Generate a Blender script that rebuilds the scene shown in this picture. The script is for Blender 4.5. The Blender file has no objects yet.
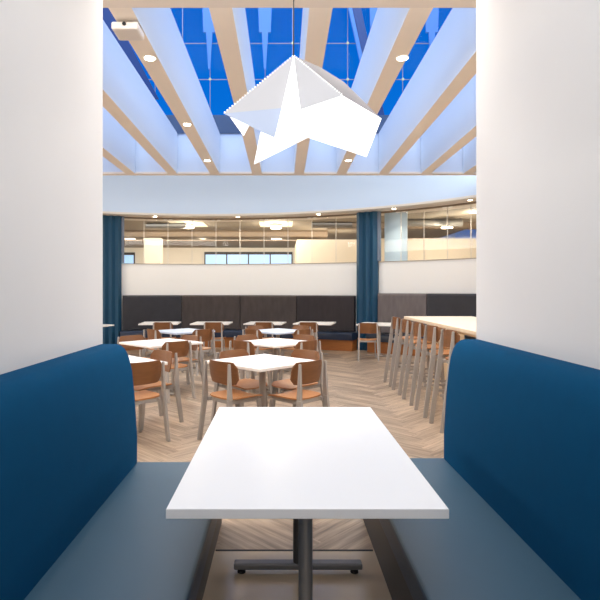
import bpy, bmesh, math, random
from mathutils import Vector, Matrix
random.seed(7)
C = bpy.context.scene.collection
F, VX, VY, H = 530.0, 280.0, 290.0, 1.5
def X(px, Y): return (px - VX) / F * Y
def Z(py, Y): return H + (VY - py) / F * Y
def P(px, py, Y): return Vector((X(px, Y), Y, Z(py, Y)))
R = math.radians

# ------------------------------------------------------------------ materials
def lin(c): return tuple(((v/255)/12.92 if v/255 <= .04045 else ((v/255+.055)/1.055)**2.4) for v in c) + (1,)
def mat(name, rgb, rough=.5, metal=0, emit=0, var=0, scale=(8,8,8), bump=0, bscale=300, spec=.5, ecol=None, sheen=0):
    m = bpy.data.materials.new(name); m.use_nodes = True
    nt = m.node_tree; b = nt.nodes['Principled BSDF']
    col = lin(rgb)
    b.inputs['Base Color'].default_value = col
    b.inputs['Roughness'].default_value = rough; b.inputs['Metallic'].default_value = metal
    b.inputs['Specular IOR Level'].default_value = spec
    if sheen: b.inputs['Sheen Weight'].default_value = sheen
    if emit:
        b.inputs['Emission Color'].default_value = lin(ecol or rgb); b.inputs['Emission Strength'].default_value = emit
    tc = nt.nodes.new('ShaderNodeTexCoord')
    if var:
        mp = nt.nodes.new('ShaderNodeMapping'); mp.inputs['Scale'].default_value = scale
        n = nt.nodes.new('ShaderNodeTexNoise'); n.inputs['Scale'].default_value = 1; n.inputs['Detail'].default_value = 5
        mx = nt.nodes.new('ShaderNodeMix'); mx.data_type = 'RGBA'
        mx.inputs[6].default_value = tuple(c*(1-var) for c in col[:3])+(1,)
        mx.inputs[7].default_value = tuple(min(1, c*(1+var)) for c in col[:3])+(1,)
        nt.links.new(tc.outputs['Object'], mp.inputs[0]); nt.links.new(mp.outputs[0], n.inputs['Vector'])
        nt.links.new(n.outputs['Fac'], mx.inputs[0]); nt.links.new(mx.outputs[2], b.inputs['Base Color'])
    if bump:
        n2 = nt.nodes.new('ShaderNodeTexNoise'); n2.inputs['Scale'].default_value = bscale
        bp = nt.nodes.new('ShaderNodeBump'); bp.inputs['Strength'].default_value = bump; bp.inputs['Distance'].default_value = .002
        nt.links.new(tc.outputs['Object'], n2.inputs['Vector']); nt.links.new(n2.outputs['Fac'], bp.inputs['Height'])
        nt.links.new(bp.outputs[0], b.inputs['Normal'])
    return m
def glass(name, tint=(1,1,1), mixf=.08, rough=0.0):
    m = bpy.data.materials.new(name); m.use_nodes = True; nt = m.node_tree
    for n in list(nt.nodes): nt.nodes.remove(n)
    o = nt.nodes.new('ShaderNodeOutputMaterial'); t = nt.nodes.new('ShaderNodeBsdfTransparent'); g = nt.nodes.new('ShaderNodeBsdfGlossy')
    t.inputs[0].default_value = tuple(tint)+(1,); g.inputs['Roughness'].default_value = rough
    mx = nt.nodes.new('ShaderNodeMixShader'); mx.inputs[0].default_value = mixf
    nt.links.new(t.outputs[0], mx.inputs[1]); nt.links.new(g.outputs[0], mx.inputs[2]); nt.links.new(mx.outputs[0], o.inputs[0])
    return m
M = dict(
 wall=mat('painted_wall', (223,222,222), .8, var=.02, scale=(2,2,2)),
 white=mat('white_wall', (250,248,242), .7, var=.02, scale=(1,1,1)),
 ceil=mat('ceiling_paint', (226,214,202), .8, var=.02, scale=(1,1,1)),
 finside=mat('beam_side_sky_tint', (214,222,233), .8, var=.02, scale=(.6,.6,1)),  # blue of the skylight is put into the side colour
 finunder=mat('beam_underside_warm_tint', (238,226,212), .8, var=.02),  # warm interior light is put into this beige
 fascia=mat('curved_fascia_sky_tint', (206,222,242), .8, var=.02, scale=(.5,.5,.5)),  # pale blue stands for skylight falling on the curved wall
 soffit=mat('soffit_paint', (228,218,206), .7, var=.02),
 fabric=mat('teal_blue_fabric', (4,70,108), .9, var=.08, scale=(14,14,14), bump=.5, bscale=900, spec=.08),
 vinyl=mat('slate_blue_vinyl_sheen_tint', (54,86,106), .42, var=.06, scale=(6,6,6), bump=.25, bscale=500, spec=.5),  # reflection on the seat is put into this lighter, greyer blue
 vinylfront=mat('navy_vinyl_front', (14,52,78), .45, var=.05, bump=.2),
 kick=mat('black_kick_panel', (44,44,46), .5, var=.05),
 table=mat('white_laminate', (240,241,243), .30, var=.008, scale=(3,3,3), spec=.5),
 edge=mat('table_edge_band', (236,236,238), .45, var=.01),
 tablew=mat('warm_white_laminate', (246,240,232), .4, var=.01),
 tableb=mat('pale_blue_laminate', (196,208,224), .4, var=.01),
 steel=mat('brushed_grey_metal', (120,119,120), .4, .35, var=.05, scale=(30,30,3)),
 dark=mat('dark_grey_metal', (84,82,82), .4, .4, var=.05, scale=(20,20,20)),
 black=mat('black_rubber', (18,18,18), .6),
 legm=mat('taupe_painted_metal', (168,161,154), .45, .25, var=.05, scale=(20,20,4)),
 ply=mat('walnut_plywood', (124,80,45), .42, var=.25, scale=(6,50,50), bump=.1),
 ply2=mat('honey_plywood_seat', (184,126,78), .42, var=.16, scale=(50,6,50), bump=.1),
 blond=mat('blond_wood_top', (240,220,190), .45, var=.05, scale=(3,40,3)),
 base=mat('oak_plinth', (168,104,50), .45, var=.3, scale=(4,4,60)),
 navy=mat('navy_seat_vinyl', (30,44,66), .4, var=.05),
 up_black=mat('charcoal_upholstery', (42,42,48), .55, var=.35, scale=(5,5,5), bump=.6, bscale=60),
 up_brown=mat('taupe_velour', (74,66,63), .9, var=.4, scale=(10,10,3), bump=.8, bscale=80),
 up_dark=mat('dark_velour', (54,48,49), .9, var=.36, scale=(10,10,3), bump=.8, bscale=80),
 up_grey=mat('grey_velour', (112,104,102), .9, var=.32, scale=(12,12,3), bump=.8, bscale=80),
 colblue=mat('peacock_blue_cladding', (10,70,100), .6, var=.12, scale=(8,8,.6), bump=.3),
 coledge=mat('grey_column_edge', (110,120,135), .6),
 glass=glass('clear_glass', (.97,.98,.98), .012),
 skyglass=glass('skylight_glass', (.97,.98,1), .002),
 mull=mat('pale_mullion', (150,140,150), .4, .3),
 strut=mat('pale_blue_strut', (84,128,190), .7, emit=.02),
 darkblue=mat('dark_blue_steel', (12,52,110), .5),
 fit=mat('glazing_fitting', (200,196,150), .4, .3),
 cream=mat('cream_wall', (250,238,218), .8, var=.03, scale=(.6,.6,.6)),
 backceil=mat('taupe_ceiling', (158,148,134), .8, var=.06, scale=(.5,.5,.5)),
 backbeam=mat('brown_grey_bulkhead', (140,122,102), .8, var=.05),
 duct=mat('galvanised_duct', (150,148,144), .5, .4, var=.1),
 daywin=mat('daylit_window_pane', (160,200,235), .3, emit=.75, ecol=(170,205,235), var=.3, scale=(1,1,2)),
 winframe=mat('dark_window_frame', (66,60,58), .5),
 paleblue=mat('pale_blue_panel', (205,224,236), .5, var=.04, scale=(4,4,.6)),
 lampglow=mat('glowing_diffuser', (255,255,255), .5, emit=1.1),
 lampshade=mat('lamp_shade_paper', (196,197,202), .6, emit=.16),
 lamppale=mat('lamp_shade_reflect_tint', (176,190,216), .6, emit=.12),  # paler blue imitates light reflecting off the inner surface
 lamprear=mat('lamp_shade_rear_shaded', (140,138,142), .7),  # darker copy of the shade colour, holds the rear facet in shade
 bulb=mat('lit_lens', (255,240,215), .4, emit=30, ecol=(255,236,205)),
 warmdisc=mat('warm_light_lens', (255,240,215), .4, emit=5, ecol=(255,238,210)),
 glowpanel=mat('glowing_cream_panel', (246,232,205), .6, emit=.35),  # panel glows itself, standing in for drum light on the coffer
 trim=mat('white_trim_ring', (240,238,232), .4),
 device=mat('white_plastic', (222,214,206), .4),
 tile=mat('glossy_tan_floor', (216,194,166), .16, var=.08, scale=(2,2,2), spec=.5),
 cord=mat('black_cord', (14,14,16), .5),
 roofm=mat('roof_deck', (120,120,120), .8),
)
def floor_mat():
    m = bpy.data.materials.new('herringbone_planks'); m.use_nodes = True; nt = m.node_tree; b = nt.nodes['Principled BSDF']
    at = nt.nodes.new('ShaderNodeAttribute'); at.attribute_name = 'tone'
    uv = nt.nodes.new('ShaderNodeUVMap'); uv.uv_map = 'UVMap'
    mp = nt.nodes.new('ShaderNodeMapping'); mp.inputs['Scale'].default_value = (2.0, 26, 1)
    n = nt.nodes.new('ShaderNodeTexNoise'); n.inputs['Scale'].default_value = 1; n.inputs['Detail'].default_value = 6; n.inputs['Roughness'].default_value = .6
    nt.links.new(uv.outputs[0], mp.inputs[0]); nt.links.new(mp.outputs[0], n.inputs['Vector'])
    ramp = nt.nodes.new('ShaderNodeValToRGB')
    ramp.color_ramp.elements[0].position = .25; ramp.color_ramp.elements[0].color = lin((112,94,78))
    ramp.color_ramp.elements[1].position = .75; ramp.color_ramp.elements[1].color = lin((200,175,148))
    ad = nt.nodes.new('ShaderNodeMath'); ad.operation = 'ADD'
    sb = nt.nodes.new('ShaderNodeMath'); sb.operation = 'MULTIPLY_ADD'; sb.inputs[1].default_value = .26; sb.inputs[2].default_value = -.13
    nt.links.new(at.outputs['Fac'], sb.inputs[0]); nt.links.new(sb.outputs[0], ad.inputs[0]); nt.links.new(n.outputs['Fac'], ad.inputs[1])
    nt.links.new(ad.outputs[0], ramp.inputs[0]); nt.links.new(ramp.outputs[0], b.inputs['Base Color'])
    b.inputs['Roughness'].default_value = .34
    return m
M['floor'] = floor_mat()

# ------------------------------------------------------------------ mesh helpers
def link(name, bm, mats, parent=None, smooth=False, bevel=0, bseg=2):
    me = bpy.data.meshes.new(name)
    bmesh.ops.recalc_face_normals(bm, faces=bm.faces)
    bm.to_mesh(me); bm.free()
    o = bpy.data.objects.new(name, me); C.objects.link(o)
    if not isinstance(mats, (list, tuple)): mats = [mats]
    for mm in mats: me.materials.append(mm)
    if smooth:
        for p in me.polygons: p.use_smooth = True
        try: me.set_sharp_from_angle(angle=R(40))
        except Exception: pass
    if bevel:
        md = o.modifiers.new('bevel', 'BEVEL'); md.width = bevel; md.segments = bseg; md.limit_method = 'ANGLE'; md.angle_limit = R(35)
    if parent: o.parent = parent
    return o
def box(bm, x0, x1, y0, y1, z0, z1, mi=0):
    v = [bm.verts.new((x, y, z)) for z in (z0, z1) for y in (y0, y1) for x in (x0, x1)]
    fs = [(0,2,3,1),(4,5,7,6),(0,1,5,4),(2,6,7,3),(0,4,6,2),(1,3,7,5)]
    out = [bm.faces.new([v[i] for i in f]) for f in fs]
    for f in out: f.material_index = mi
    return out
def bar(bm, p0, p1, wx, wy, wx1=None, wy1=None):
    """box-section bar with sections in the horizontal plane (wx by wy), may taper"""
    wx1 = wx if wx1 is None else wx1; wy1 = wy if wy1 is None else wy1
    rings = []
    for p, a, b in ((p0, wx, wy), (p1, wx1, wy1)):
        rings.append([bm.verts.new((p[0]+sx*a/2, p[1]+sy*b/2, p[2])) for sx, sy in ((-1,-1),(1,-1),(1,1),(-1,1))])
    bm.faces.new(rings[0][::-1]); bm.faces.new(rings[1])
    for i in range(4): bm.faces.new((rings[0][i], rings[0][(i+1)%4], rings[1][(i+1)%4], rings[1][i]))
def cyl(bm, p0, p1, r, r1=None, n=20, mi=0):
    r1 = r if r1 is None else r1
    p0 = Vector(p0); p1 = Vector(p1); d = (p1-p0).normalized()
    a = d.orthogonal().normalized(); b = d.cross(a)
    A = [bm.verts.new(p0 + r*(math.cos(2*math.pi*i/n)*a + math.sin(2*math.pi*i/n)*b)) for i in range(n)]
    B = [bm.verts.new(p1 + r1*(math.cos(2*math.pi*i/n)*a + math.sin(2*math.pi*i/n)*b)) for i in range(n)]
    fs = [bm.faces.new(A[::-1]), bm.faces.new(B)]
    for i in range(n): fs.append(bm.faces.new((A[i], A[(i+1)%n], B[(i+1)%n], B[i])))
    for f in fs: f.material_index = mi
def sweep(bm, prof, axis_pts):
    """prof: closed list of (x,z); swept along list of y values"""
    rings = [[bm.verts.new((x, y, z)) for x, z in prof] for y in axis_pts]
    n = len(prof)
    for a, b in zip(rings, rings[1:]):
        for i in range(n): bm.faces.new((a[i], a[(i+1)%n], b[(i+1)%n], b[i]))
    bm.faces.new(rings[0][::-1]); bm.faces.new(rings[-1])
CX, CY = -1.87, 6.08
def pol(r, th, z): return (CX + r*math.sin(th), CY + r*math.cos(th), z)
def arc(bm, r0, r1, z0, z1, t0, t1, n=None, mi=0):
    n = n or max(2, int(abs(t1-t0)/R(1.5)))
    rings = []
    for i in range(n+1):
        t = t0 + (t1-t0)*i/n
        rings.append([bm.verts.new(pol(r, t, z)) for r, z in ((r0,z0),(r1,z0),(r1,z1),(r0,z1))])
    fs = [bm.faces.new(rings[0][::-1]), bm.faces.new(rings[-1])]
    for a, b in zip(rings, rings[1:]):
        for i in range(4): fs.append(bm.faces.new((a[i], a[(i+1)%4], b[(i+1)%4], b[i])))
    for f in fs: f.material_index = mi
def arcprof(bm, prof, t0, t1, n=None):
    n = n or max(2, int(abs(t1-t0)/R(1.5)))
    rings = [[bm.verts.new(pol(r, t0+(t1-t0)*i/n, z)) for r, z in prof] for i in range(n+1)]
    k = len(prof)
    bm.faces.new(rings[0][::-1]); bm.faces.new(rings[-1])
    for a, b in zip(rings, rings[1:]):
        for i in range(k): bm.faces.new((a[i], a[(i+1)%k], b[(i+1)%k], b[i]))
def th_px(px, r):
    """angle where the sight line through column px meets the circle of radius r"""
    k = (px-VX)/F           # X = k*Y
    a = k*k+1; b = -2*(k*CX+CY); c = CX*CX+CY*CY-r*r
    Y = (-b + math.sqrt(b*b-4*a*c))/(2*a)
    return math.atan2(k*Y-CX, Y-CY)
def tag(o, label=None, cat=None, group=None, kind=None):
    for k, v in (('label',label),('category',cat),('group',group),('kind',kind)):
        if v: o[k] = v
    return o
def empty(name, loc, rz=0, **kw):
    o = bpy.data.objects.new(name, None); C.objects.link(o); o.location = loc; o.rotation_euler = (0,0,rz); o.empty_display_size = .1
    return tag(o, **kw)
def struct(name, bm, m, parent=None, **kw):
    o = link(name, bm, m, parent, **kw)
    if not parent: o['kind'] = 'structure'
    return o
def copy_tree(o, parent=None):
    c = o.copy(); C.objects.link(c)
    if parent: c.parent = parent
    for ch in list(o.children): copy_tree(ch, c)
    return c
B = bmesh.new

# ------------------------------------------------------------------ setting
YE = 3.425      # far end of the booth walls
YT = 3.05      # threshold between tan floor and planks
HC = 3.8       # ceiling height / beam underside
YW0, YW1 = 4.32, 10.5   # light well
# floors
bm = B(); box(bm, -8.6, 8.2, -1.4, YT, -.1, 0); struct('floor', bm, M['tile'])
def herring():
    bm = B(); uvl = bm.loops.layers.uv.new('UVMap'); col = bm.loops.layers.float_color.new('tone')
    L, w, g = .84, .14, .0008
    rot = Matrix.Rotation(R(45), 3, 'Z')
    for m_ in range(-14, 15):
        for k in range(-140, 140):
            for kind in (0, 1):
                x0 = k*w + m_*L; y0 = k*w - m_*L
                if kind == 0: q = (x0, x0+L, y0, y0+w)
                else: q = (x0, x0+w, y0+w, y0+w+L)
                q = (q[0]+g, q[1]-g, q[2]+g, q[3]-g)
                cs = [rot @ Vector(c) for c in ((q[0],q[2],0),(q[1],q[2],0),(q[1],q[3],0),(q[0],q[3],0))]
                cs = [c + Vector((.25, 8.5, .0)) for c in cs]
                mx = sum(c.x for c in cs)/4; my = sum(c.y for c in cs)/4
                if not (-8.6 < mx < 8.1 and YT-.4 < my < 15.4): continue
                t = random.random(); ox, oy = random.random()*50, random.random()*50
                f = bm.faces.new([bm.verts.new(c) for c in cs])
                uvs = ((0,0),(L,0),(L,w),(0,w)) if kind == 0 else ((0,0),(0,w),(L,w),(L,0))
                if kind == 1: uvs = ((0,0),(0,w),(L,w),(L,0))
                for lp, u in zip(f.loops, uvs):
                    lp[uvl].uv = (u[0]+ox, u[1]+oy); lp[col] = (t,t,t,1)
    for co, no in (((0,YT,0),(0,1,0)), ((-8.6,0,0),(1,0,0)), ((8.1,0,0),(-1,0,0))):
        bmesh.ops.bisect_plane(bm, geom=bm.verts[:]+bm.edges[:]+bm.faces[:], plane_co=co, plane_no=no, clear_inner=True)
    return bm
o = struct('floor', herring(), M['floor'])
bm = B(); box(bm, -8.6, 8.2, YT, 27, -.1, -.001); struct('floor', bm, mat('grout', (120,104,90), .7))
bm = B(); box(bm, -.37, .535, YT-.006, YT+.008, 0.0, .003); struct('trim_1', bm, M['black'])
# booth walls
bm = B(); box(bm, -1.9, -1.142, -1.4, YE, 0, HC); struct('wall_left', bm, M['wall'], bevel=.012)
bm = B(); box(bm, 1.294, 2.05, -1.4, YE+.08, 0, HC); struct('wall_right', bm, M['wall'], bevel=.012)
bm = B(); box(bm, -1.9, 2.05, -1.5, -1.4, 0, HC); struct('wall_back', bm, M['wall'])
bm = B(); box(bm, -8.7, -8.6, -1.5, 27, 0, 4.9); struct('wall_far_left', bm, M['white'])
bm = B(); box(bm, 8.2, 8.3, -1.5, 27, 0, 4.9); struct('wall_far_right', bm, M['white'])
bm = B(); box(bm, -8.6, 8.2, 24.8, 24.95, 0, 4.9); struct('wall_far', bm, M['cream'])
bm = B(); box(bm, -8.6, -1.9, -1.5, -1.4, 0, 4.9); box(bm, 2.05, 8.2, -1.5, -1.4, 0, 4.9); struct('wall_near', bm, M['white'])
# ceiling around the light well
bm = B()
box(bm, -8.6, 8.2, -1.4, YW0, HC, 4.6); struct('ceiling', bm, M['ceil'])
bm = B(); box(bm, -8.6, -5.3, YW0, YW1+.12, HC, 4.6); box(bm, 5.6, 8.2, YW0, YW1+.12, HC, 4.6); struct('ceiling', bm, M['ceil'])
bm = B(); box(bm, -8.6, 8.2, YW1, 15.5, 4.8, 4.95); struct('ceiling', bm, M['white'])
# end wall of the light well: a beam with underside coloured beige for the warm room light
bm = B(); fs = box(bm, -5.3, 5.6, YW1, YW1+.14, HC, 4.6)
fs[0].material_index = 1
struct('trim_2', bm, [M['finside'], M['finunder']])
bm = B(); box(bm, -5.3, 5.6, YW1-.03, YW1+.0, HC-.0, HC+.035); struct('trim_3', bm, M['finunder'])
bm = B(); box(bm, -5.3, 5.6, YW1-.02, YW1+.14, 4.6, 4.795); box(bm, -5.3, 5.6, YW1-.02, YW1-.001, 4.795, 4.96); struct('trim_4', bm, mat('slate_curb', (70,86,112), .6))
# curved fascia and soffit
T0, T1 = R(-62), R(64)
bm = B(); arc(bm, 7.78, 7.86, 3.49, 4.8, T0, T1); struct('wall_curved_fascia', bm, M['fascia'], smooth=True)
bm = B(); arc(bm, 7.77, 9.0, 3.44, 3.4899, T0, T1); struct('ceiling_soffit', bm, M['soffit'], smooth=True)
# white curved half wall
bm = B(); arc(bm, 8.3, 8.42, 0, 2.19, T0, T1); struct('wall_curved', bm, M['white'], smooth=True)
bm = B(); arc(bm, 8.285, 8.435, 2.19, 2.205, T0, T1); struct('trim_5', bm, mat('taupe_sill', (150,138,124), .5), smooth=True)

# glass panes over the half wall, each its own
px_l = [119.5] + [144+24*i for i in range(0, 10)]
joints = [th_px(96+24*i, 8.34) for i in range(-3, 12)] + [th_px(p, 8.34) for p in (378, 401, 424, 447.5, 471, 494, 516, 540)]
joints = sorted(joints)
pn = 0
root = empty('window_1', pol(8.34, 0, 2.2)); root['kind'] = 'structure'
def keep_world(o, parent):
    o.parent = parent; o.matrix_parent_inverse = Matrix.Translation(parent.location).inverted()
for a, b in zip(joints, joints[1:]):
    bm = B(); arc(bm, 8.335, 8.347, 2.205, 3.44, a+.0008, b-.0008, n=2)
    keep_world(link('glass_pane', bm, M['glass']), root)
for a in joints:
    bm = B(); arc(bm, 8.333, 8.349, 2.205, 3.44, a-.0009, a+.0009, n=1)
    keep_world(link('joint_seal', bm, mat('pale_seal', (222,216,204), .5) if 'pale_seal' not in bpy.data.materials else bpy.data.materials['pale_seal']), root)
for i, a in enumerate(joints[::2]):
    bm = B()
    for s in (-1, 1): arc(bm, 8.31, 8.36, 3.385, 3.425, a+s*.009-.005, a+s*.009+.005, n=1)
    keep_world(link('patch_fitting', bm, M['trim']), root)

bm = B(); arc(bm, 8.30, 8.36, 3.405, 3.4395, T0, T1); struct('trim_9', bm, M['backbeam'], smooth=True)
# ------------------------------------------------------------------ ceiling beams
beams = [(2.3*(-.198+.3625*k), k) for k in range(-4, 7)]
bl = {
 -4:'white ceiling beam farthest left, behind the left wall edge',
 -3:'short visible stretch of ceiling beam low beside the left wall edge',
 -2:'long white ceiling beam running just left of the downlight beam',
 -1:'white ceiling beam on the left carrying three downlights and a projector box',
 0:'white ceiling beam directly left of the hanging lamp cord',
 1:'white ceiling beam directly right of the hanging lamp cord',
 2:'white ceiling beam right of the pendant lamp carrying downlights',
 3:'white ceiling beam right of the downlight beam, no lights on it',
 4:'white ceiling beam second in from the right wall edge',
 5:'white ceiling beam cut off by the right wall',
 6:'white deep ceiling beam hidden furthest right'}
for x, k in beams:
    bm = B(); fs = box(bm, x-.095, x+.095, YW0-.0, YW1-.03, HC, 4.6); fs[0].material_index = 1
    for vv in bm.verts:
        if vv.co.y < 5: vv.co.x -= .03 + .014*k
    tag(link('ceiling_beam', bm, [M['finside'], M['finunder']]), bl[k], 'beam', 'deep beams across the skylight well')
def downlight(name, loc, label, group, r=.05, power=30, ang=120, lens='bulb', col=(1,.86,.68)):
    e = empty(name, loc, label=label, cat='ceiling light', group=group)
    bm = B(); n = 20
    cyl(bm, (0,0,-.006), (0,0,0), r*1.3, n=n); link('trim_ring', bm, M['trim'], e)
    bm = B(); cyl(bm, (0,0,-.009), (0,0,-.0065), r, n=n); link('lens', bm, M[lens], e)
    if power:
        l = bpy.data.lights.new(name, 'SPOT'); l.energy = power; l.spot_size = R(ang); l.spot_blend = .8; l.shadow_soft_size = .04; l.color = col
        lo = bpy.data.objects.new('downlight_lamp', l); C.objects.link(lo); lo.location = Vector(loc)+Vector((0,0,-.06))
    return e
xm1 = beams[3][0]; x2 = beams[6][0]
wd = {5.25:'nearest', 7.35:'middle', 9.4:'farthest'}
for y in (5.25, 7.35, 9.4):
    downlight('downlight', (xm1, y, HC), '%s of the three lit downlights on the left ceiling beam' % wd[y], 'downlights set in the ceiling beams', power=95)
    downlight('downlight', (x2, y, HC), {5.25:'bright downlight on the right ceiling beam, above the pendant lamp',7.35:'downlight on the right beam hidden behind the pendant lamp',9.4:'small downlight on the right beam under the pendant lamp corner'}[y], 'downlights set in the ceiling beams', power=95)
sd = [(155,'soffit downlight nearest the left blue column'),(238,'soffit downlight above the long middle stretch of glass, left one'),(318.5,'soffit downlight just left of the middle blue column'),(394,'soffit downlight above the pale blue panel'),(470,'soffit downlight touching the right wall edge')]
for px, lb in sd:
    t = th_px(px, 8.0)
    downlight('soffit_downlight', pol(8.0, t, 3.44), lb, 'downlights along the curved soffit', r=.045, power=40)

# projector box on beam
pe = empty('projector', (xm1-.03, 4.62, HC), label='white projector box hanging under the left ceiling beam near the header', cat='projector')
bm = B(); box(bm, -.10, .10, -.06, .06, -.02, 0); link('mount_bracket', bm, M['dark'], pe)
bm = B(); box(bm, -.115, .115, -.13, .10, -.085, -.021); link('housing', bm, M['device'], pe, bevel=.018, bseg=3)
bm = B(); cyl(bm, (.0,-.122,-.045), (.0,-.14,-.045), .016); link('lens', bm, M['black'], pe)

# ------------------------------------------------------------------ skylight above
YG = 11.0
sk = empty('window_2', (0, YG, 4.74)); sk['kind'] = 'structure'
bm = B(); box(bm, -6.5, 6.8, YG, YG+.02, 4.74, 9.0); keep_world(link('facade_glass', bm, M['skyglass']), sk)
bm = B(); box(bm, -6.5, 6.8, 3.9, YG+.02, 9.0, 9.02); keep_world(link('roof_glass', bm, M['skyglass']), sk)
bm = B(); box(bm, -6.52, -6.5, 3.9, YG, 4.6, 9.0); keep_world(link('side_glass', bm, M['skyglass']), sk)
bm = B(); box(bm, 6.8, 6.82, 3.9, YG, 4.6, 9.0); keep_world(link('side_glass', bm, M['skyglass']), sk)
pitch = 27.45/F*YG
x0 = X(182.8, YG)
for i in range(-8, 16):
    x = x0 + i*pitch
    bm = B(); box(bm, x-.006, x+.006, YG-.03, YG-.012, 4.74, 9.0); keep_world(link('mullion', bm, M['mull']), sk)
zs = [Z(44, YG), Z(80, YG), Z(116, YG), Z(8, YG)]
for z in zs:
    bm = B(); box(bm, -6.5, 6.8, YG-.03, YG-.012, z-.006, z+.006); keep_world(link('transom', bm, M['mull']), sk)
bm = B()
for i in range(-8, 16):
    for z in zs[:3]: cyl(bm, (x0+i*pitch, YG-.05, z), (x0+i*pitch, YG-.03, z), .028, n=8)
keep_world(link('glazing_fitting', bm, M['fit']), sk)
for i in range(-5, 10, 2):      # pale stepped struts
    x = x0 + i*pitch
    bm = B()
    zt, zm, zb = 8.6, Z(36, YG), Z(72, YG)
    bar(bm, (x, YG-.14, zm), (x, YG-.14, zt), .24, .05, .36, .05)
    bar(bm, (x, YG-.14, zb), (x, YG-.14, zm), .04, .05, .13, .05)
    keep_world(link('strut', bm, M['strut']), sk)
for (xa, ya, xb, yb, w) in ((353, 0, 374, 110, .17), (102, 6, 136, 70, .3)):
    a = P(xa, ya, YG-.3); b_ = P(xb, yb, YG-.3); a = b_+(a-b_)*1.5
    b_ = Vector((b_.x + (b_.x-a.x)*.3, b_.y, max(4.7, b_.z+(b_.z-a.z)*.3)))
    bm = B(); bar(bm, b_, a, w, .08); keep_world(link('steel_mast', bm, M['darkblue']), sk)
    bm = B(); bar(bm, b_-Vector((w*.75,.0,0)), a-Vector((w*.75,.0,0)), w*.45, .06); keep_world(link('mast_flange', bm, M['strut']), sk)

# ------------------------------------------------------------------ rooms beyond the glass
BCZ = 3.62
bm = B(); box(bm, -8.6, 8.2, 13.0, 24.8, BCZ, BCZ+.1)
# clip in front of arc: keep only beyond R 8.5
bm.free()
bm = B()
n = 40
for i in range(n):
    ta = T0 + (T1-T0)*i/n; tb = T0 + (T1-T0)*(i+1)/n
    a = pol(8.9, ta, 3.5); b_ = pol(8.9, tb, 3.5)
    f = bm.faces.new([bm.verts.new(p) for p in (a, b_, (b_[0], 24.9, 3.5), (a[0], 24.9, 3.5))])
bmesh.ops.remove_doubles(bm, verts=bm.verts, dist=1e-4)
struct('ceiling_beyond', bm, M['backceil'])
def bulk(name, x0, x1, y0, y1, z0, m, z1=3.5):
    bm = B(); box(bm, x0, x1, y0, y1, z0, z1); return struct(name, bm, m)
bulk('trim_6', -8.6, 1.6, 17.8, 18.6, Z(236.5,17.8), M['backbeam'])
bulk('trim_7', -8.6, 8.2, 21.2, 24.8, Z(240.5,21.2), M['backbeam'])
bulk('trim_8', 1.4, 8.2, 15.6, 16.0, Z(228,15.6), M['backbeam'])
bulk('wall_inner', X(297,16.5), X(362,16.5), 16.5, 19, 0, M['cream'], Z(239.5,16.5))
bulk('wall_inner', X(362,16.0), X(560,16.0), 16.0, 16.2, 0, M['cream'], Z(238.5,16.0))
bulk('wall_inner', X(147,17.6), X(163,17.6), 17.2, 17.6, 0, M['cream'], Z(238,17.2))
# far windows, each with its panes
def strip(n_, x0, x1, y0, y1, Yd, k):
    wr = empty('window_%d' % n_, (X((x0+x1)/2, Yd), Yd, Z(y1, Yd))); wr['kind'] = 'structure'
    xa, xb, za, zb = X(x0,Yd), X(x1,Yd), Z(y1,Yd), Z(y0,Yd)
    bm = B(); fr = .05
    box(bm, xa, xb, Yd-.06, Yd, zb-.12, zb); box(bm, xa, xb, Yd-.06, Yd, za-.3, za-.25)
    for i in range(k+1):
        x = xa + (xb-xa)*i/k; box(bm, x-fr/2, x+fr/2, Yd-.06, Yd, za-.3, zb)
    keep_world(link('frame', bm, M['winframe']), wr)
    for i in range(k):
        bm = B(); box(bm, xa+(xb-xa)*i/k+.03, xa+(xb-xa)*(i+1)/k-.03, Yd-.03, Yd-.01, za-.25, zb-.12)
        keep_world(link('glass_pane', bm, M['daywin']), wr)
strip(3, 205, 292, 252, 264, 24.7, 4)
strip(4, 96, 134.5, 252.5, 264, 24.7, 2)
# ducts
dm = []
for (px0, px1, py, Yd, hh, lb) in ((146,186,224,15.8,.16,'grey air duct left of the brightest ceiling fixture beyond the glass'),(312,352,225,15.6,.16,'grey air duct above the cream partition beyond the glass'),(404,462,219,14.9,.2,'long grey air duct beyond the glass on the right')):
    bm = B(); z = Z(py, Yd); z = min(z, 3.49-hh)
    cyl(bm, (X(px0,Yd), Yd, z+hh/2), (X(px1,Yd), Yd, z+hh/2), hh/2, n=20)
    d = empty('air_duct', (X(px0,Yd), Yd, z), label=lb, cat='duct', group='air ducts beyond the glass')
    keep_world(link('duct_tube', bm, M['duct'], smooth=True), d)
    bm = B(); cyl(bm, (X(px0+8,Yd), Yd, z+hh/2), (X(px0+8,Yd), Yd, 3.5), .012, n=8); keep_world(link('hanger', bm, M['dark']), d); bm = B(); cyl(bm, (X(px1-8,Yd), Yd, z+hh/2), (X(px1-8,Yd), Yd, 3.5), .012, n=8)
    keep_world(link('hanger', bm, M['dark']), d)
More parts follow.
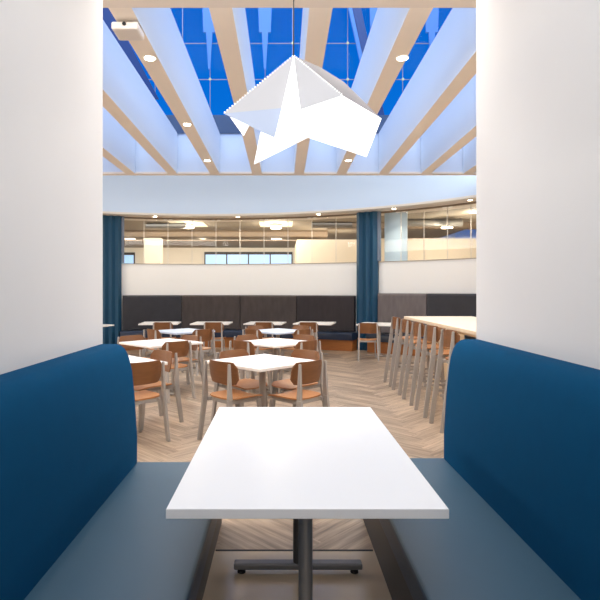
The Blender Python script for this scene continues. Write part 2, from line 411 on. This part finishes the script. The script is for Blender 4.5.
def pendant_disc(px, py, Yd, r, lb, top, h=.06, power=60, coffer=False):
    z = Z(py, Yd)
    e = empty('round_ceiling_light', (X(px,Yd), Yd, top), label=lb, cat='ceiling light', group='round lights beyond the glass')
    bm = B(); cyl(bm, (0,0,z-top+h*.5), (0,0,0), .012, n=8); link('stem', bm, M['trim'], e)
    bm = B(); cyl(bm, (0,0,z-top), (0,0,z-top+h*.5), r, r*.96, n=28); link('lens', bm, M['warmdisc'], e)
    bm = B(); cyl(bm, (0,0,z-top+h*.5+.001), (0,0,z-top+h), r*1.03, r*.9, n=28); link('housing', bm, M['trim'], e)
    if coffer:
        bm = B(); box(bm, -.5, .5, -.7, .7, -.012, -.002); link('ceiling_glow_panel', bm, M['glowpanel'], e)
    if power:
        l = bpy.data.lights.new('room_light', 'POINT'); l.energy = power; l.shadow_soft_size = .12; l.color = (1,.86,.66)
        lo = bpy.data.objects.new('room_lamp', l); C.objects.link(lo); lo.location = (X(px,Yd), Yd-.02, z-.2)
pendant_disc(188.5, 228, 16.0, .17, 'bright drum light beyond the glass, upper left of the window strip', 3.5, .14, 60, True)
pendant_disc(276, 228.5, 16.0, .17, 'bright drum light beyond the glass above the window strip right end', 3.5, .14, 60, True)
pendant_disc(130, 239, 19.5, .19, 'flat round light beyond the glass beside the left blue column', 3.5, .05, 50)
pendant_disc(202, 238.5, 19.5, .19, 'flat round light beyond the glass left of the window strip', 3.5, .05, 50)
pendant_disc(276.5, 239, 19.5, .19, 'flat round light beyond the glass below the bright drum light', 3.5, .05, 50)
pendant_disc(447, 228, 14.6, .16, 'wide flat light beyond the glass on the right', 3.5, .05, 40)
pendant_disc(474, 212.5, 13.6, .12, 'bright drum light beyond the glass touching the right wall edge', 3.5, .1, 30)
# pale blue panel behind the glass
bm = B(); arc(bm, 8.50, 8.54, 2.0, 3.44, th_px(384.5, 8.5), th_px(407, 8.5)); tag(link('privacy_panel', bm, M['paleblue']), 'tall pale blue frosted panel behind the glass right of the middle blue column', 'panel')

# ------------------------------------------------------------------ blue columns
def column(pxa, pxb, label):
    Rr = 8.19
    ta, tb = th_px(pxa, Rr), th_px(pxb, Rr); tc = (ta+tb)/2; w = Rr*(tb-ta)
    e = empty('clad_column', pol(Rr, tc, 0), -tc, label=label, cat='column', group='blue columns on the curved wall')
    bm = B()
    pts = []
    n = 6
    for i in range(n+1):
        xx = -w/2 + w*i/n
        yy = -.06 if i % 2 else .0
        if i in (0, n): yy = .02
        pts.append((xx, yy-.02))
    pts += [(w/2+.0, .085), (-w/2-.0, .085)]
    lo = [bm.verts.new((x, y, 0)) for x, y in pts]; hi = [bm.verts.new((x, y, 3.44)) for x, y in pts]
    bm.faces.new(lo[::-1]); bm.faces.new(hi)
    for i in range(len(pts)): bm.faces.new((lo[i], lo[(i+1)%len(pts)], hi[(i+1)%len(pts)], hi[i]))
    link('cladding', bm, M['colblue'], e)
    bm = B(); box(bm, w/2+.003, w/2+.07, -.02, .07, 2.215, 3.435); link('edge_post', bm, M['coledge'], e)
    return e
column(101.5, 121.5, 'tall blue ridged column beside the left wall edge')
column(356.5, 377.5, 'tall blue ridged column between the two dark banquettes')

# ------------------------------------------------------------------ curved banquettes
def banquette(label, cuts, mats, seat_px, zb=1.36):
    e = empty('curved_banquette', pol(8.2, th_px((cuts[0]+cuts[-1])/2, 8.2), 0), label=label, cat='banquette', group='banquettes along the curved wall')
    for i, (a, b_) in enumerate(zip(cuts, cuts[1:])):
        bm = B(); ta, tb = th_px(a, 8.2)+.0008, th_px(b_, 8.2)-.0008
        prof = [(8.125,.45),(8.285,.45),(8.285,zb),(8.17,zb),(8.14,zb-.015),(8.125,zb-.05)]
        arcprof(bm, prof, ta, tb)
        keep_world(tag(link('back_panel', bm, M[mats[i]], bevel=.008), {'up_black':'charcoal smooth back panel','up_brown':'taupe velour back panel','up_dark':'dark grey velour back panel','up_grey':'light grey velour back panel'}[mats[i]]), e)
    ta, tb = th_px(seat_px[0], 7.85), th_px(seat_px[1], 7.85)
    bm = B(); arcprof(bm, [(7.70,.27),(8.10,.27),(8.10,.44),(7.76,.46),(7.71,.44),(7.69,.40)], ta, tb)
    keep_world(tag(link('seat', bm, M['navy'], smooth=True), 'navy vinyl seat'), e)
    bm = B(); arc(bm, 7.76, 8.10, 0, .265, ta+.002, tb-.002)
    keep_world(tag(link('plinth', bm, M['base']), 'orange-brown wood plinth'), e)
    return e
banquette('long dark curved banquette left of the middle blue column', [122.5, 182, 240.5, 297, 355], ['up_black','up_brown','up_brown','up_dark'], (120, 354.0))
banquette('curved banquette with light grey back right of the middle blue column', [378.5, 428, 500], ['up_grey','up_black'], (368, 520), 1.42)

# ------------------------------------------------------------------ foreground booth benches
def bench(side, Xw, Xs, Xf, Xp, label):
    """side -1: left. Xw wall, Xs seam of seat and back, Xf seat front"""
    s = side
    Y0, Y1 = -.6, (3.42 if s < 0 else 3.50)
    e = empty('booth_bench', ((Xw+Xf)/2, (Y0+Y1)/2, 0), label=label, cat='booth bench', group='blue booth benches')
    t = abs(Xs-Xw)                                  # bottom thickness of back
    # back profile in (d, z) where d = distance from wall
    zt = 1.155 if s < 0 else 1.178
    prof = [(0.002,.34),(t+.0,.34),(t,.56),(t-.015,.80),(t-.032,.98),(t-.045,zt-.115),(t-.062,zt-.06),(t-.082,zt-.027),(t-.105,zt-.008),(t-.13,zt),(0.002,zt)]
    bm = B()
    ys = [Y0, Y1-.06, Y1-.03, Y1-.01, Y1]
    sh = [0, 0, .001, .005, .014]
    rings = []
    for y, q in zip(ys, sh):
        rings.append([bm.verts.new((Xw - s*max(.002, d-(q if d > .05 else 0)), y, z-(q*.6 if z > .9 else 0))) for d, z in prof])
    n = len(prof)
    for a, b_ in zip(rings, rings[1:]):
        for i in range(n): bm.faces.new((a[i], a[(i+1)%n], b_[(i+1)%n], b_[i]))
    bm.faces.new(rings[0][::-1]); bm.faces.new(rings[-1])
    keep_world(tag(link('backrest', bm, M['fabric'], smooth=True), 'teal blue fabric backrest with rounded top'), e)
    # seat cushion
    lo, hi = sorted((Xs + s*.03, Xf))
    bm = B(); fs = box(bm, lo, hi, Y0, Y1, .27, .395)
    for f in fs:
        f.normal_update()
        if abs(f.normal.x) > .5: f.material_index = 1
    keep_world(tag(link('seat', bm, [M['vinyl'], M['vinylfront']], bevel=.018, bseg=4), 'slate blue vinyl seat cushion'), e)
    lo, hi = sorted((Xw - s*.002, Xp))
    bm = B(); box(bm, lo, hi, Y0, Y1-.005, 0, .265)
    keep_world(tag(link('plinth', bm, M['kick'], bevel=.004), 'black recessed plinth'), e)
bench(-1, -1.142, -.914, -.33, -.375, 'blue booth bench on the left of the white foreground table')
bench(1, 1.294, 1.074, .524, .542, 'blue booth bench on the right of the white foreground table')

# ------------------------------------------------------------------ foreground table
te = empty('booth_table', (.0955, 2.64, 0), label='large white rectangular table between the two blue benches', cat='table')
bm = B(); box(bm, -.491, .491, -.80, .80, .705, .74)
o = link('tabletop', bm, [M['table']], te, bevel=.002)
bm = B(); box(bm, -.4915, .4915, -.8005, -.8002, .7095, .7375); box(bm,-.4915,-.4912,-.8,.8,.7055,.7375); box(bm,.4912,.4915,-.8,.8,.7055,.7375); box(bm,-.4915,.4915,.8002,.8005,.7055,.7375)
link('edge_band', bm, M['edge'], te)
for sy in (-.66, .18):
    bm = B(); cyl(bm, (0,sy,.045), (0,sy,.697), .0262, n=24); cl = link('column', bm, M['steel'] if sy < 0 else M['dark'], te, smooth=True)
    bm = B(); box(bm, -.09, .09, sy-.06, sy+.06, .697, .7045); link('mounting_plate', bm, M['dark'], te)
    bm = B(); box(bm, -.34, .34, sy-.028, sy+.028, .022, .056); ft = link('foot_bar', bm, M['steel'], te, bevel=.008)
    for sx in (-.3, .3):
        bm = B(); cyl(bm, (sx,sy,0), (sx,sy,.014), .022, .02, n=16); cyl(bm, (sx,sy,.0138), (sx,sy,.022), .01, n=10)
        link('glide', bm, M['black'], ft)

# ------------------------------------------------------------------ cafe tables
def make_square():
    e = empty('cafe_table', (0,0,0))
    bm = B(); box(bm, -.435, .435, -.435, .435, .71, .74); link('tabletop', bm, M['tablew'], e, bevel=.004)
    bm = B(); cyl(bm, (0,0,.03), (0,0,.70), .036, n=20); link('column', bm, M['legm'], e, smooth=True)
    bm = B(); box(bm, -.12, .12, -.12, .12, .70, .709); link('mounting_plate', bm, M['dark'], e)
    bm = B()
    box(bm, -.3, .3, -.03, .03, .008, .03); box(bm, -.03, .03, -.3, -.0301, .008, .03); box(bm, -.03, .03, .0301, .3, .008, .03)
    link('cross_base', bm, M['legm'], e, bevel=.004)
    return e
sq = make_square()
tabs = {
 'T1': (-.19, 5.7, 'nearest square cafe table in the middle, white diamond-set top behind the booth table'),
 'T2': (-.07, 7.8, 'second square white cafe table of the middle row'),
 'T3': (-.04, 9.95, 'third cafe table of the middle row, pale bluish top'),
 'T5': (-1.80, 5.6, 'nearest white cafe table on the left, partly hidden by the left bench'),
 'T6': (-1.74, 7.75, 'second white cafe table of the left row'),
 'T7': (-1.83, 9.95, 'third cafe table of the left row, pale bluish top'),
}
first = True
def settable(e, x, y, rz, lb, grp, blue=False, sx=1):
    e.location = (x, y, 0); e.rotation_euler = (0,0,rz); tag(e, lb, 'table', grp)
    if blue:
        for ch in e.children:
            if ch.name.startswith('tabletop'):
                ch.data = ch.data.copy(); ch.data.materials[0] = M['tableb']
for i, (k, (x, y, lb)) in enumerate(tabs.items()):
    e = copy_tree(sq)
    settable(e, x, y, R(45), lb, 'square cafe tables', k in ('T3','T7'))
# booth tables near the curved banquette (reuse, the first keeps the prototype)
bt = [(160.5,322.3,'white banquette table farthest left, before the charcoal panel'),
      (212,321.8,'white banquette table before the first taupe panel'),
      (265.5,321.8,'white banquette table before the second taupe panel'),
      (315,321.5,'white banquette table just left of the middle blue column'),
      (379,322.5,'white banquette table just right of the middle blue column')]
for i, (px, py, lb) in enumerate(bt):
    e = sq if i == 0 else copy_tree(sq)
    Yd = 12.35 if i < 4 else 12.0
    th = math.atan2(X(px,Yd)-CX, Yd-CY)
    settable(e, X(px,Yd), Yd, -th*.6, lb, 'tables at the curved banquettes')
e = copy_tree(sq); settable(e, -4.2, 11.4, R(-20), 'white cafe table glimpsed beside the left wall edge', 'tables at the curved banquettes')

# ------------------------------------------------------------------ chairs
def rounded_plate(bm, w, h, r, depth_fn, thick, nx=12, nz=6, skew=0):
    """curved plate: x in [-w/2,w/2], v in [0,h]; depth_fn(x,v)->(y,z)"""
    xs = [-w/2 + w*i/nx for i in range(nx+1)]
    def lim(x):
        a = abs(x) - (w/2 - r)
        return r - math.sqrt(max(0, r*r - a*a)) if a > 0 else 0
    fr, bk = [], []
    for x in xs:
        c = lim(x); vs = [c + (h-2*c)*j/nz for j in range(nz+1)]
        fr.append([bm.verts.new((x,)+depth_fn(x, v, 0)) for v in vs]); bk.append([bm.verts.new((x,)+depth_fn(x, v, thick)) for v in vs])
    for i in range(nx):
        for j in range(nz):
            bm.faces.new((fr[i][j], fr[i+1][j], fr[i+1][j+1], fr[i][j+1]))
            bm.faces.new((bk[i][j], bk[i][j+1], bk[i+1][j+1], bk[i+1][j]))
        bm.faces.new((fr[i][0], bk[i][0], bk[i+1][0], fr[i+1][0])); bm.faces.new((fr[i][nz], fr[i+1][nz], bk[i+1][nz], bk[i][nz]))
    for j in range(nz):
        bm.faces.new((fr[0][j], fr[0][j+1], bk[0][j+1], bk[0][j])); bm.faces.new((fr[nx][j], bk[nx][j], bk[nx][j+1], fr[nx][j+1]))
def make_chair(name, sh=.44, bh=.80, bz=.575, stool=False):
    e = empty(name, (0,0,0))
    W = .19
    # seat: slightly dished plywood, front edge rolls down
    bm = B()
    def sfn(x, v, t):
        y = -.20 + v
        z = sh + .012*(x/.2)**2 - .02*max(0, (v-.32)/.1)**2
        return (y, z - t)
    rounded_plate(bm, .42, .42, .07, sfn, .013); link('seat', bm, M['ply2'], e, smooth=True)
    # backrest: curved plate wrapping forward, mounted in front of rear legs
    bm = B(); h = bh - bz
    def bfn(x, v, t):
        y = (-.195 if not stool else -.255) + (.05 if not stool else .075)*(x/.21)**2 - (.035 if not stool else .0)*(v/h)
        return (y + t, bz + v)
    rounded_plate(bm, .435, h, .055, bfn, .012); link('backrest', bm, M['ply'], e, smooth=True)
    for s in (-1, 1):
        bm = B()      # rear leg: flat blade from foot up to the top of the back
        if stool: foot = (s*(W+.015), -.345, 0); knee = (s*W, -.245, sh); top = (s*(W-.008), -.222, bh-.012)
        else: foot = (s*(W+.02), -.295, 0); knee = (s*(W+.004), -.238, sh); top = (s*(W-.004), -.238, bh-.012)
        bar(bm, foot, knee, .028, .046 if stool else .044, .03, .058 if stool else .056)
        bar(bm, knee, top, .03, .058 if stool else .056, .024, .022)
        link('rear_leg', bm, M['legm'], e, bevel=.004)
        bm = B(); bar(bm, (s*(W-.005), .20, 0), (s*(W-.02), .16, sh-.04), .024, .036, .026, .05)
        link('front_leg', bm, M['legm'], e, bevel=.004)
        bm = B()
        v = [(s*(W-.03), -.23, sh-.042), (s*(W-.03), .17, sh-.04)]
        box(bm, v[0][0]-.010, v[0][0]+.010, -.23, .17, sh-.052, sh-.015); link('side_rail', bm, M['legm'], e, bevel=.003)
        if stool:
            bm = B(); box(bm, s*W-.010, s*W+.010, -.25, .185, .30, .33); link('footrest', bm, M['legm'], e, bevel=.003)
    bm = B(); box(bm, -W+.04, W-.04, -.2, -.17, sh-.05, sh-.016); link('seat_crossbar', bm, M['legm'], e)
    bm = B(); box(bm, -W+.04, W-.04, .12, .15, sh-.05, sh-.022); link('seat_crossbar', bm, M['legm'], e)
    if stool:
        bm = B(); box(bm, -W+.01, W-.01, .17, .19, .22, .25); link('footrest', bm, M['legm'], e, bevel=.003)
    return e
chair = make_chair('cafe_chair')
used = [False]
def put_chair(x, y, dirdeg, label, group='plywood chairs around the cafe tables'):
    """dirdeg: direction the chair faces, degrees from +Y clockwise"""
    e = chair if not used[0] else copy_tree(chair); used[0] = True
    e.location = (x, y, 0); e.rotation_euler = (0,0,-R(dirdeg)); tag(e, label, 'chair', group)
D = .46
def around(t, which, d=None):
    x, y, _ = tabs[t]; desc = {'T1':'nearest middle cafe table','T2':'second middle cafe table','T3':'third middle cafe table','T5':'nearest left cafe table','T6':'second left cafe table','T7':'third left cafe table'}[t]
    for w in which:
        sx, sy = {'fl':(-1,-1),'fr':(1,-1),'bl':(-1,1),'br':(1,1)}[w]
        dd = (d or {}).get(w, D); q = .7071*dd
        face = math.degrees(math.atan2(-sx, -sy))
        ws = {'fl':'walnut chair, back to viewer, front left of the ','fr':'walnut chair, back to viewer, front right of the ','bl':'walnut chair facing viewer, far left of the ','br':'walnut chair facing viewer, far right of the '}[w]
        ox, oy = OFF.get((t, w), (0,0))
        put_chair(x+sx*q+ox, y+sy*q+oy, face, ws+desc)
OFF = {('T1','fl'):(.065,0), ('T1','fr'):(.02,0), ('T1','bl'):(.10,0), ('T1','br'):(.04,0), ('T5','fr'):(.01,.04), ('T5','br'):(.0,.03),
       ('T6','fr'):(-.13,-.03), ('T6','br'):(-.10,-.01), ('T6','bl'):(-.09,-.05)}
around('T1', ['fl','fr','bl','br'])
around('T2', ['fl','fr','bl','br'])
around('T3', ['fl','fr','bl','br'])
around('T5', ['fr','br'])
around('T6', ['fr','br','bl'])
around('T7', ['fl','fr'])
for px, py, lb in ((165,321.6,'first banquette table from the left'),(215,321,'second banquette table from the left'),(264.5,321,'third banquette table from the left'),(308.5,321,'banquette table just left of the middle blue column'),(367.5,321.6,'banquette table just right of the middle blue column')):
    Yd = 11.72 if px < 350 else 11.45
    put_chair(X(px,Yd), Yd, 3 if px < 300 else 6, 'walnut chair, back to viewer, at the '+lb, 'chairs at the banquette tables')
put_chair(-4.39, 10.88, 20, 'chair glimpsed at the left wall edge beside the left blue column', 'chairs at the banquette tables')

# ------------------------------------------------------------------ bar table and stools
XB0, XB1, YB0, YB1 = 2.15, 3.32, 4.9, 9.2
be = empty('bar_table', ((XB0+XB1)/2, (YB0+YB1)/2, 0), label='long bar-height table with blond wood top on the right', cat='table')
bm = B(); box(bm, XB0, XB1, YB0, YB1, 1.0, 1.045); keep_world(link('tabletop', bm, M['blond'], bevel=.004), be)
for yy in (YB0+.35, YB1-.35):
    bm = B(); box(bm, XB0+.35, XB1-.25, yy-.03, yy+.03, 0, .999); keep_world(link('panel_leg', bm, M['blond'], bevel=.004), be)
bm = B(); box(bm, (XB0+XB1)/2-.02, (XB0+XB1)/2+.02, YB0+.381, YB1-.381, .84, .999); keep_world(link('stretcher', bm, M['blond']), be)
stool = make_chair('bar_stool', sh=.74, bh=1.075, bz=.885, stool=True)
sl = ['nearest bar stool beside the right bench','second nearest bar stool','middle bar stool of the five','fourth bar stool from the viewer','farthest bar stool at the far table end']
for i, y in enumerate((5.76, 6.42, 7.08, 7.75, 8.40)):
    e = stool if i == 0 else copy_tree(stool)
    e.location = (2.045, y, 0); e.rotation_euler = (0,0,R(-90)); tag(e, sl[i]+' with taupe legs and plywood back', 'bar stool', 'bar stools along the long table')

# ------------------------------------------------------------------ pendant lamp
YL = 3.0
LA = P(293.6,55.6,YL)
le = empty('pendant_lamp', P(295.5, -0, YL) , label='large folded-paper style glowing white pendant lamp on a black cord', cat='pendant lamp')
le.location = (LA.x, LA.y, HC)
v = dict(A=P(293.6,55.6,3.0), L=P(223.4,113.5,2.95), I=P(275,138,2.62), Mi=P(282.5,108,2.78), G=P(300.5,109.6,2.68), Rr=P(342.5,95.5,2.82),
         RR=P(381.5,118.6,3.25), BR=P(366.5,157,3.05), Vv=P(308,137.5,2.72), S=P(254,164.5,2.80), T=P(260.6,131.5,2.95),
         B1=P(320,67,3.35), B2=P(344,82,3.5), K=P(300,118,3.5), l1=P(230,117,3.0), l2=P(243.5,136,3.0), l3=P(250,124,2.9))
def faces(name, fl, m, lb=None, thick=.006):
    bm = B(); cache = {}
    for f in fl:
        vs = []
        for k in f:
            if k not in cache: cache[k] = bm.verts.new(v[k])
            vs.append(cache[k])
        fc = bm.faces.new(vs)
        bmesh.ops.triangulate(bm, faces=[fc])
    o = link(name, bm, m); keep_world(o, le)
    if lb: o['label'] = lb
    return o
faces('shade_panel', [('A','L','Mi')], M['lampshade'], 'grey shaded left facet')
faces('shade_panel', [('L','I','Mi')], M['lamppale'], 'lower left facet coloured pale for reflected light')
faces('shade_panel', [('A','G','Rr')], M['lampshade'], 'grey shaded right facet')
faces('shade_panel', [('A','Rr','B2','B1'),('Rr','RR','B2')], M['lamprear'], 'rear facet coloured a darker, shaded grey')
faces('shade_panel', [('A','B1','K'),('A','K','L'),('B1','B2','K')], M['lampshade'], 'rear facet')
faces('diffuser', [('A','Mi','I'),('A','I','G'),('G','I','Vv'),('G','Vv','Rr'),('Rr','Vv','BR'),('Rr','BR','RR'),('I','T','S'),('I','S','Vv')], M['lampglow'], 'bright glowing facets')
faces('diffuser', [('l1','l2','l3')], M['lampglow'], 'small glowing facet at lower left')
def dots(name, a, b_, n):
    bm = B()
    for i in range(n):
        p = v[a].lerp(v[b_], (i+.5)/n) + Vector((0,-.004,.001))
        bmesh.ops.create_icosphere(bm, subdivisions=1, radius=.0042, matrix=Matrix.Translation(p))
    keep_world(link(name, bm, M['lampglow']), le)
dots('seam_perforation', 'A', 'L', 28); dots('seam_perforation', 'A', 'Rr', 24); dots('seam_perforation', 'Mi', 'I', 10)
bm = B(); cyl(bm, LA+Vector((0,0,-.01)), (LA.x, LA.y, HC-.02), .0035, n=8); keep_world(link('cord', bm, M['cord']), le)
bm = B(); cyl(bm, (LA.x,LA.y,HC-.025), (LA.x,LA.y,HC-.001), .05, n=20); keep_world(link('canopy', bm, M['trim']), le)

# ------------------------------------------------------------------ added fill lights
def area(name, loc, size, power, col=(1,1,1), rot=(0,0,0), spread=180):
    l = bpy.data.lights.new(name, 'AREA'); l.shape = 'RECTANGLE'; l.size, l.size_y = size; l.energy = power; l.color = col; l.spread = R(spread)
    o = bpy.data.objects.new(name, l); C.objects.link(o); o.location = loc; o.rotation_euler = tuple(R(a) for a in rot); return o
area('booth_fill', (.06, 1.2, 3.78), (1.6, 2.6), 36, (.96,.98,1))  # unseen fill lamp added under the booth ceiling
area('booth_fill_rear', (.06, -1.3, 2.2), (1.8, 2.4), 17, (.96,.98,1), (90,0,0))  # fill added behind the camera to brighten the booth walls
area('hall_fill_left', (-6.9, 7.5, 3.78), (2.6, 5.5), 560, (1,.95,.89), (0,-18,0))  # large out-of-view lamp added as general hall fill, left side
area('hall_fill_right', (6.7, 7.5, 3.78), (2.2, 5.5), 500, (1,.95,.89), (0,18,0))  # matching hall fill added out of view on the right
area('header_fill', (0, 3.8, 3.78), (7, .8), 190, (1,.96,.91), (25,0,0))  # fill strip added above the frame, tilted into the hall
area('fascia_fill', (0, YW1+.22, 4.2), (11, .5), 66, (.84,.92,1), (90,0,0))  # bluish lamp added behind the end beam to brighten the fascia
area('well_fill', (.1, 7.4, 8.8), (9, 6), 820, (.74,.87,1))  # unseen lamp added below the roof glass to strengthen the sky light
area('far_wall_fill', (-1, 21.0, 3.44), (12, .8), 420, (1,.95,.88), (40,0,0))  # added to brighten the cream far wall, no fixture here
area('back_room_fill', (-1, 17, 3.45), (12, 3), 260, (1,.94,.86))  # broad fill added over the room beyond the glass

w = bpy.data.worlds.new('World'); bpy.context.scene.world = w; w.use_nodes = True
nt = w.node_tree; bg = nt.nodes['Background']
tc = nt.nodes.new('ShaderNodeTexCoord'); sp = nt.nodes.new('ShaderNodeSeparateXYZ'); rp = nt.nodes.new('ShaderNodeValToRGB')
rp.color_ramp.elements[0].position = .2; rp.color_ramp.elements[0].color = lin((8,122,226))
rp.color_ramp.elements[1].position = .7; rp.color_ramp.elements[1].color = lin((0,76,186))
nt.links.new(tc.outputs['Generated'], sp.inputs[0]); nt.links.new(sp.outputs[2], rp.inputs[0]); nt.links.new(rp.outputs[0], bg.inputs[0])
bg.inputs[1].default_value = 1.0

cam = bpy.data.cameras.new('camera'); co = bpy.data.objects.new('camera', cam); C.objects.link(co)
co.location = (0,0,H); co.rotation_euler = (R(90),0,0)
cam.sensor_width = 36; cam.lens = F*36/600; cam.shift_x = 20/600; cam.shift_y = -10/600; cam.clip_start = .02
bpy.context.scene.camera = co
sc = bpy.context.scene
sc.view_settings.view_transform = 'Standard'; sc.view_settings.look = 'None'; sc.view_settings.exposure = 0
sc.cycles.max_bounces = 8; sc.cycles.diffuse_bounces = 5; sc.cycles.transparent_max_bounces = 16
sc.cycles.sample_clamp_indirect = 4
try: sc.cycles.use_denoising = True
except Exception: pass
